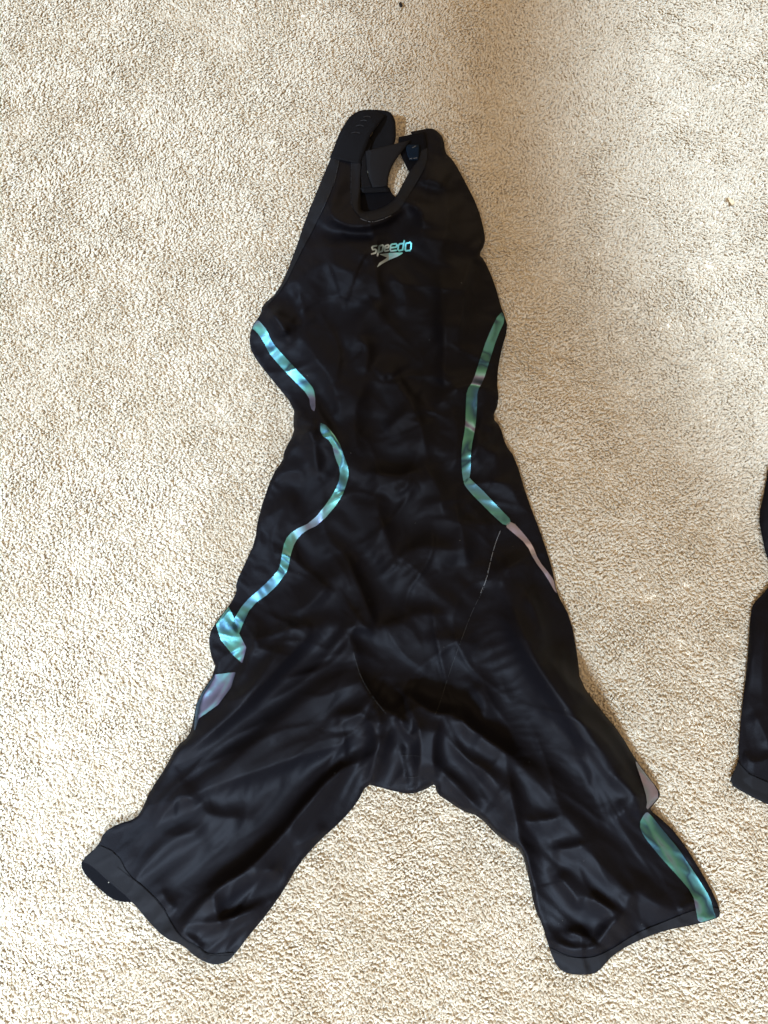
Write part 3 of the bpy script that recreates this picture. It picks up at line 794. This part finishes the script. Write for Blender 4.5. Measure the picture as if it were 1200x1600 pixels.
lab = ribbon("label", [(633, 226, 7), (636, 240, 6.6), (640, 250, 6)], [(655, 226, 7), (655, 240, 6.6), (653, 250, 6)], M_NAVY, suit, n=8)
hl = lambda x, y: .0072 + 0 * x
for pts in ([(640, 248), (644, 247.5)], [(646, 247.5), (652, 246.5)], [(644, 231), (650, 228)]):
    line_strip("label_text", pts, 1.1, M_THREAD, lab, hf=hl)

# ------------------------------------------------------------------ second garment at the frame's edge
G = (1000, 650, .40625)
OUT2 = Z(*G, [(700, 120), (560, 130), (500, 165), (480, 280), (455, 390), (470, 470), (485, 540), (515, 600), (492, 665), (440, 715), (425, 750), (410, 980), (390, 1130), (378, 1290), (380, 1325), (340, 1412), (400, 1450), (492, 1495), (600, 1540), (640, 1530), (700, 1300), (760, 1000), (800, 700), (830, 300)])
p2 = smooth_poly(OUT2, 1)
X2, Y2 = grid(1120, 690, 1350, 1290, 2.1)
phi2 = sdf(p2, X2, Y2)
F2S = [(smooth_poly(Z(*G, pts), 2, False), h, a, b, p) for pts, h, a, b, p in (
    ([(400, 1280), (420, 1330), (470, 1330), (520, 1300)], 5, 9, 18, 1.2), ([(430, 1130), (470, 1200), (500, 1290)], 5, 22, 12, 1.2),
    ([(450, 760), (440, 900), (430, 1080)], 4, 20, 30, 1.4), ([(560, 640), (500, 720), (470, 900), (470, 1100)], 6, 20, 20, 1.2), ([(520, 200), (500, 380), (520, 560)], 5, 14, 30, 1.3))]
d2 = np.maximum(phi2, 0)
H2 = 3 + 8 * (1 - np.exp(-d2 / 50.)) + fold_sum(X2, Y2, F2S) + 1.5 * crumple(X2, Y2, 1.5, 140, 130, 60)
H2 = 3.4 + (np.maximum(H2, 4.2) - 3.4) * np.sqrt(np.clip(1 - (1 - np.minimum(d2 / 9, 1)) ** 2, 0, 1))
def hs2(px, py):
    i = np.clip((px - X2[0, 0]) / 2.1, 0, X2.shape[1] - 1.001); j = np.clip((py - Y2[0, 0]) / 2.1, 0, X2.shape[0] - 1.001)
    i0 = i.astype(int); j0 = j.astype(int); a = i - i0; b = j - j0
    return .001 * ((H2[j0, i0] * (1 - a) + H2[j0, i0 + 1] * a) * (1 - b) + (H2[j0 + 1, i0] * (1 - a) + H2[j0 + 1, i0 + 1] * a) * b)
s2 = bpy.data.objects.new("swimsuit", None); COL.objects.link(s2)
s2.location = tuple(float(q) for q in world(1230, 1000, 0)); bpy.context.view_layer.update()
tag(s2, "second plain black swimsuit lying on the carpet, mostly cut off by the photo's edge", "swimsuit", group="black racing swimsuits on the carpet")
sheet("front_panel", X2, Y2, phi2, hs2, lambda x, y, h: -.004 + 0 * x, M_CLOTH, s2, 9)
hem2 = Z(*G, [(345, 1405), (400, 1446), (492, 1491), (600, 1536)]); hem2b = Z(*G, [(377, 1330), (420, 1378), (492, 1410), (610, 1450)])
overlay("leg_hem", between(hem2, hem2b), M_BIND, s2, dz=.0007, hf=hs2, n=0)
line_strip("seam", hem2b, .7, M_BACK, s2, dz=.001, hf=hs2)

# ------------------------------------------------------------------ crumbs on the carpet
def crumb(name, poly, h, mt, label, cat):
    p = np.array(poly, float); c = p.mean(0); n = len(p)
    V = np.vstack([world(p[:, 0], p[:, 1], .0002 + 0 * p[:, 0]), world(c[0] + .75 * (p[:, 0] - c[0]), c[1] + .75 * (p[:, 1] - c[1]), h + .0003 * np.sin(3 * np.arange(n))), world(c[0], c[1], h + .0004)[None]])
    Fs = [[i, (i + 1) % n, n + (i + 1) % n, n + i] for i in range(n)] + [[n + i, n + (i + 1) % n, 2 * n] for i in range(n)]
    tag(link(name, V, Fs, mt, None, False), label, cat)
M_SCRAP = fabric("tan_scrap", (.55, .43, .27), .8, .3); M_FLUFF = fabric("black_fluff", (.01, .01, .012), .8, .2)
crumb("paper_scrap", [(1136, 308), (1142, 310), (1147, 314), (1148, 319), (1143, 321), (1139, 315)], .0022, M_SCRAP, "tiny yellow brown scrap lying on the bare carpet", "scrap")
crumb("lint_ball", [(623, 4), (627, 3), (629, 8), (628, 12), (625, 11)], .0025, M_FLUFF, "tiny black speck of fluff on the carpet beyond the straps", "fluff")
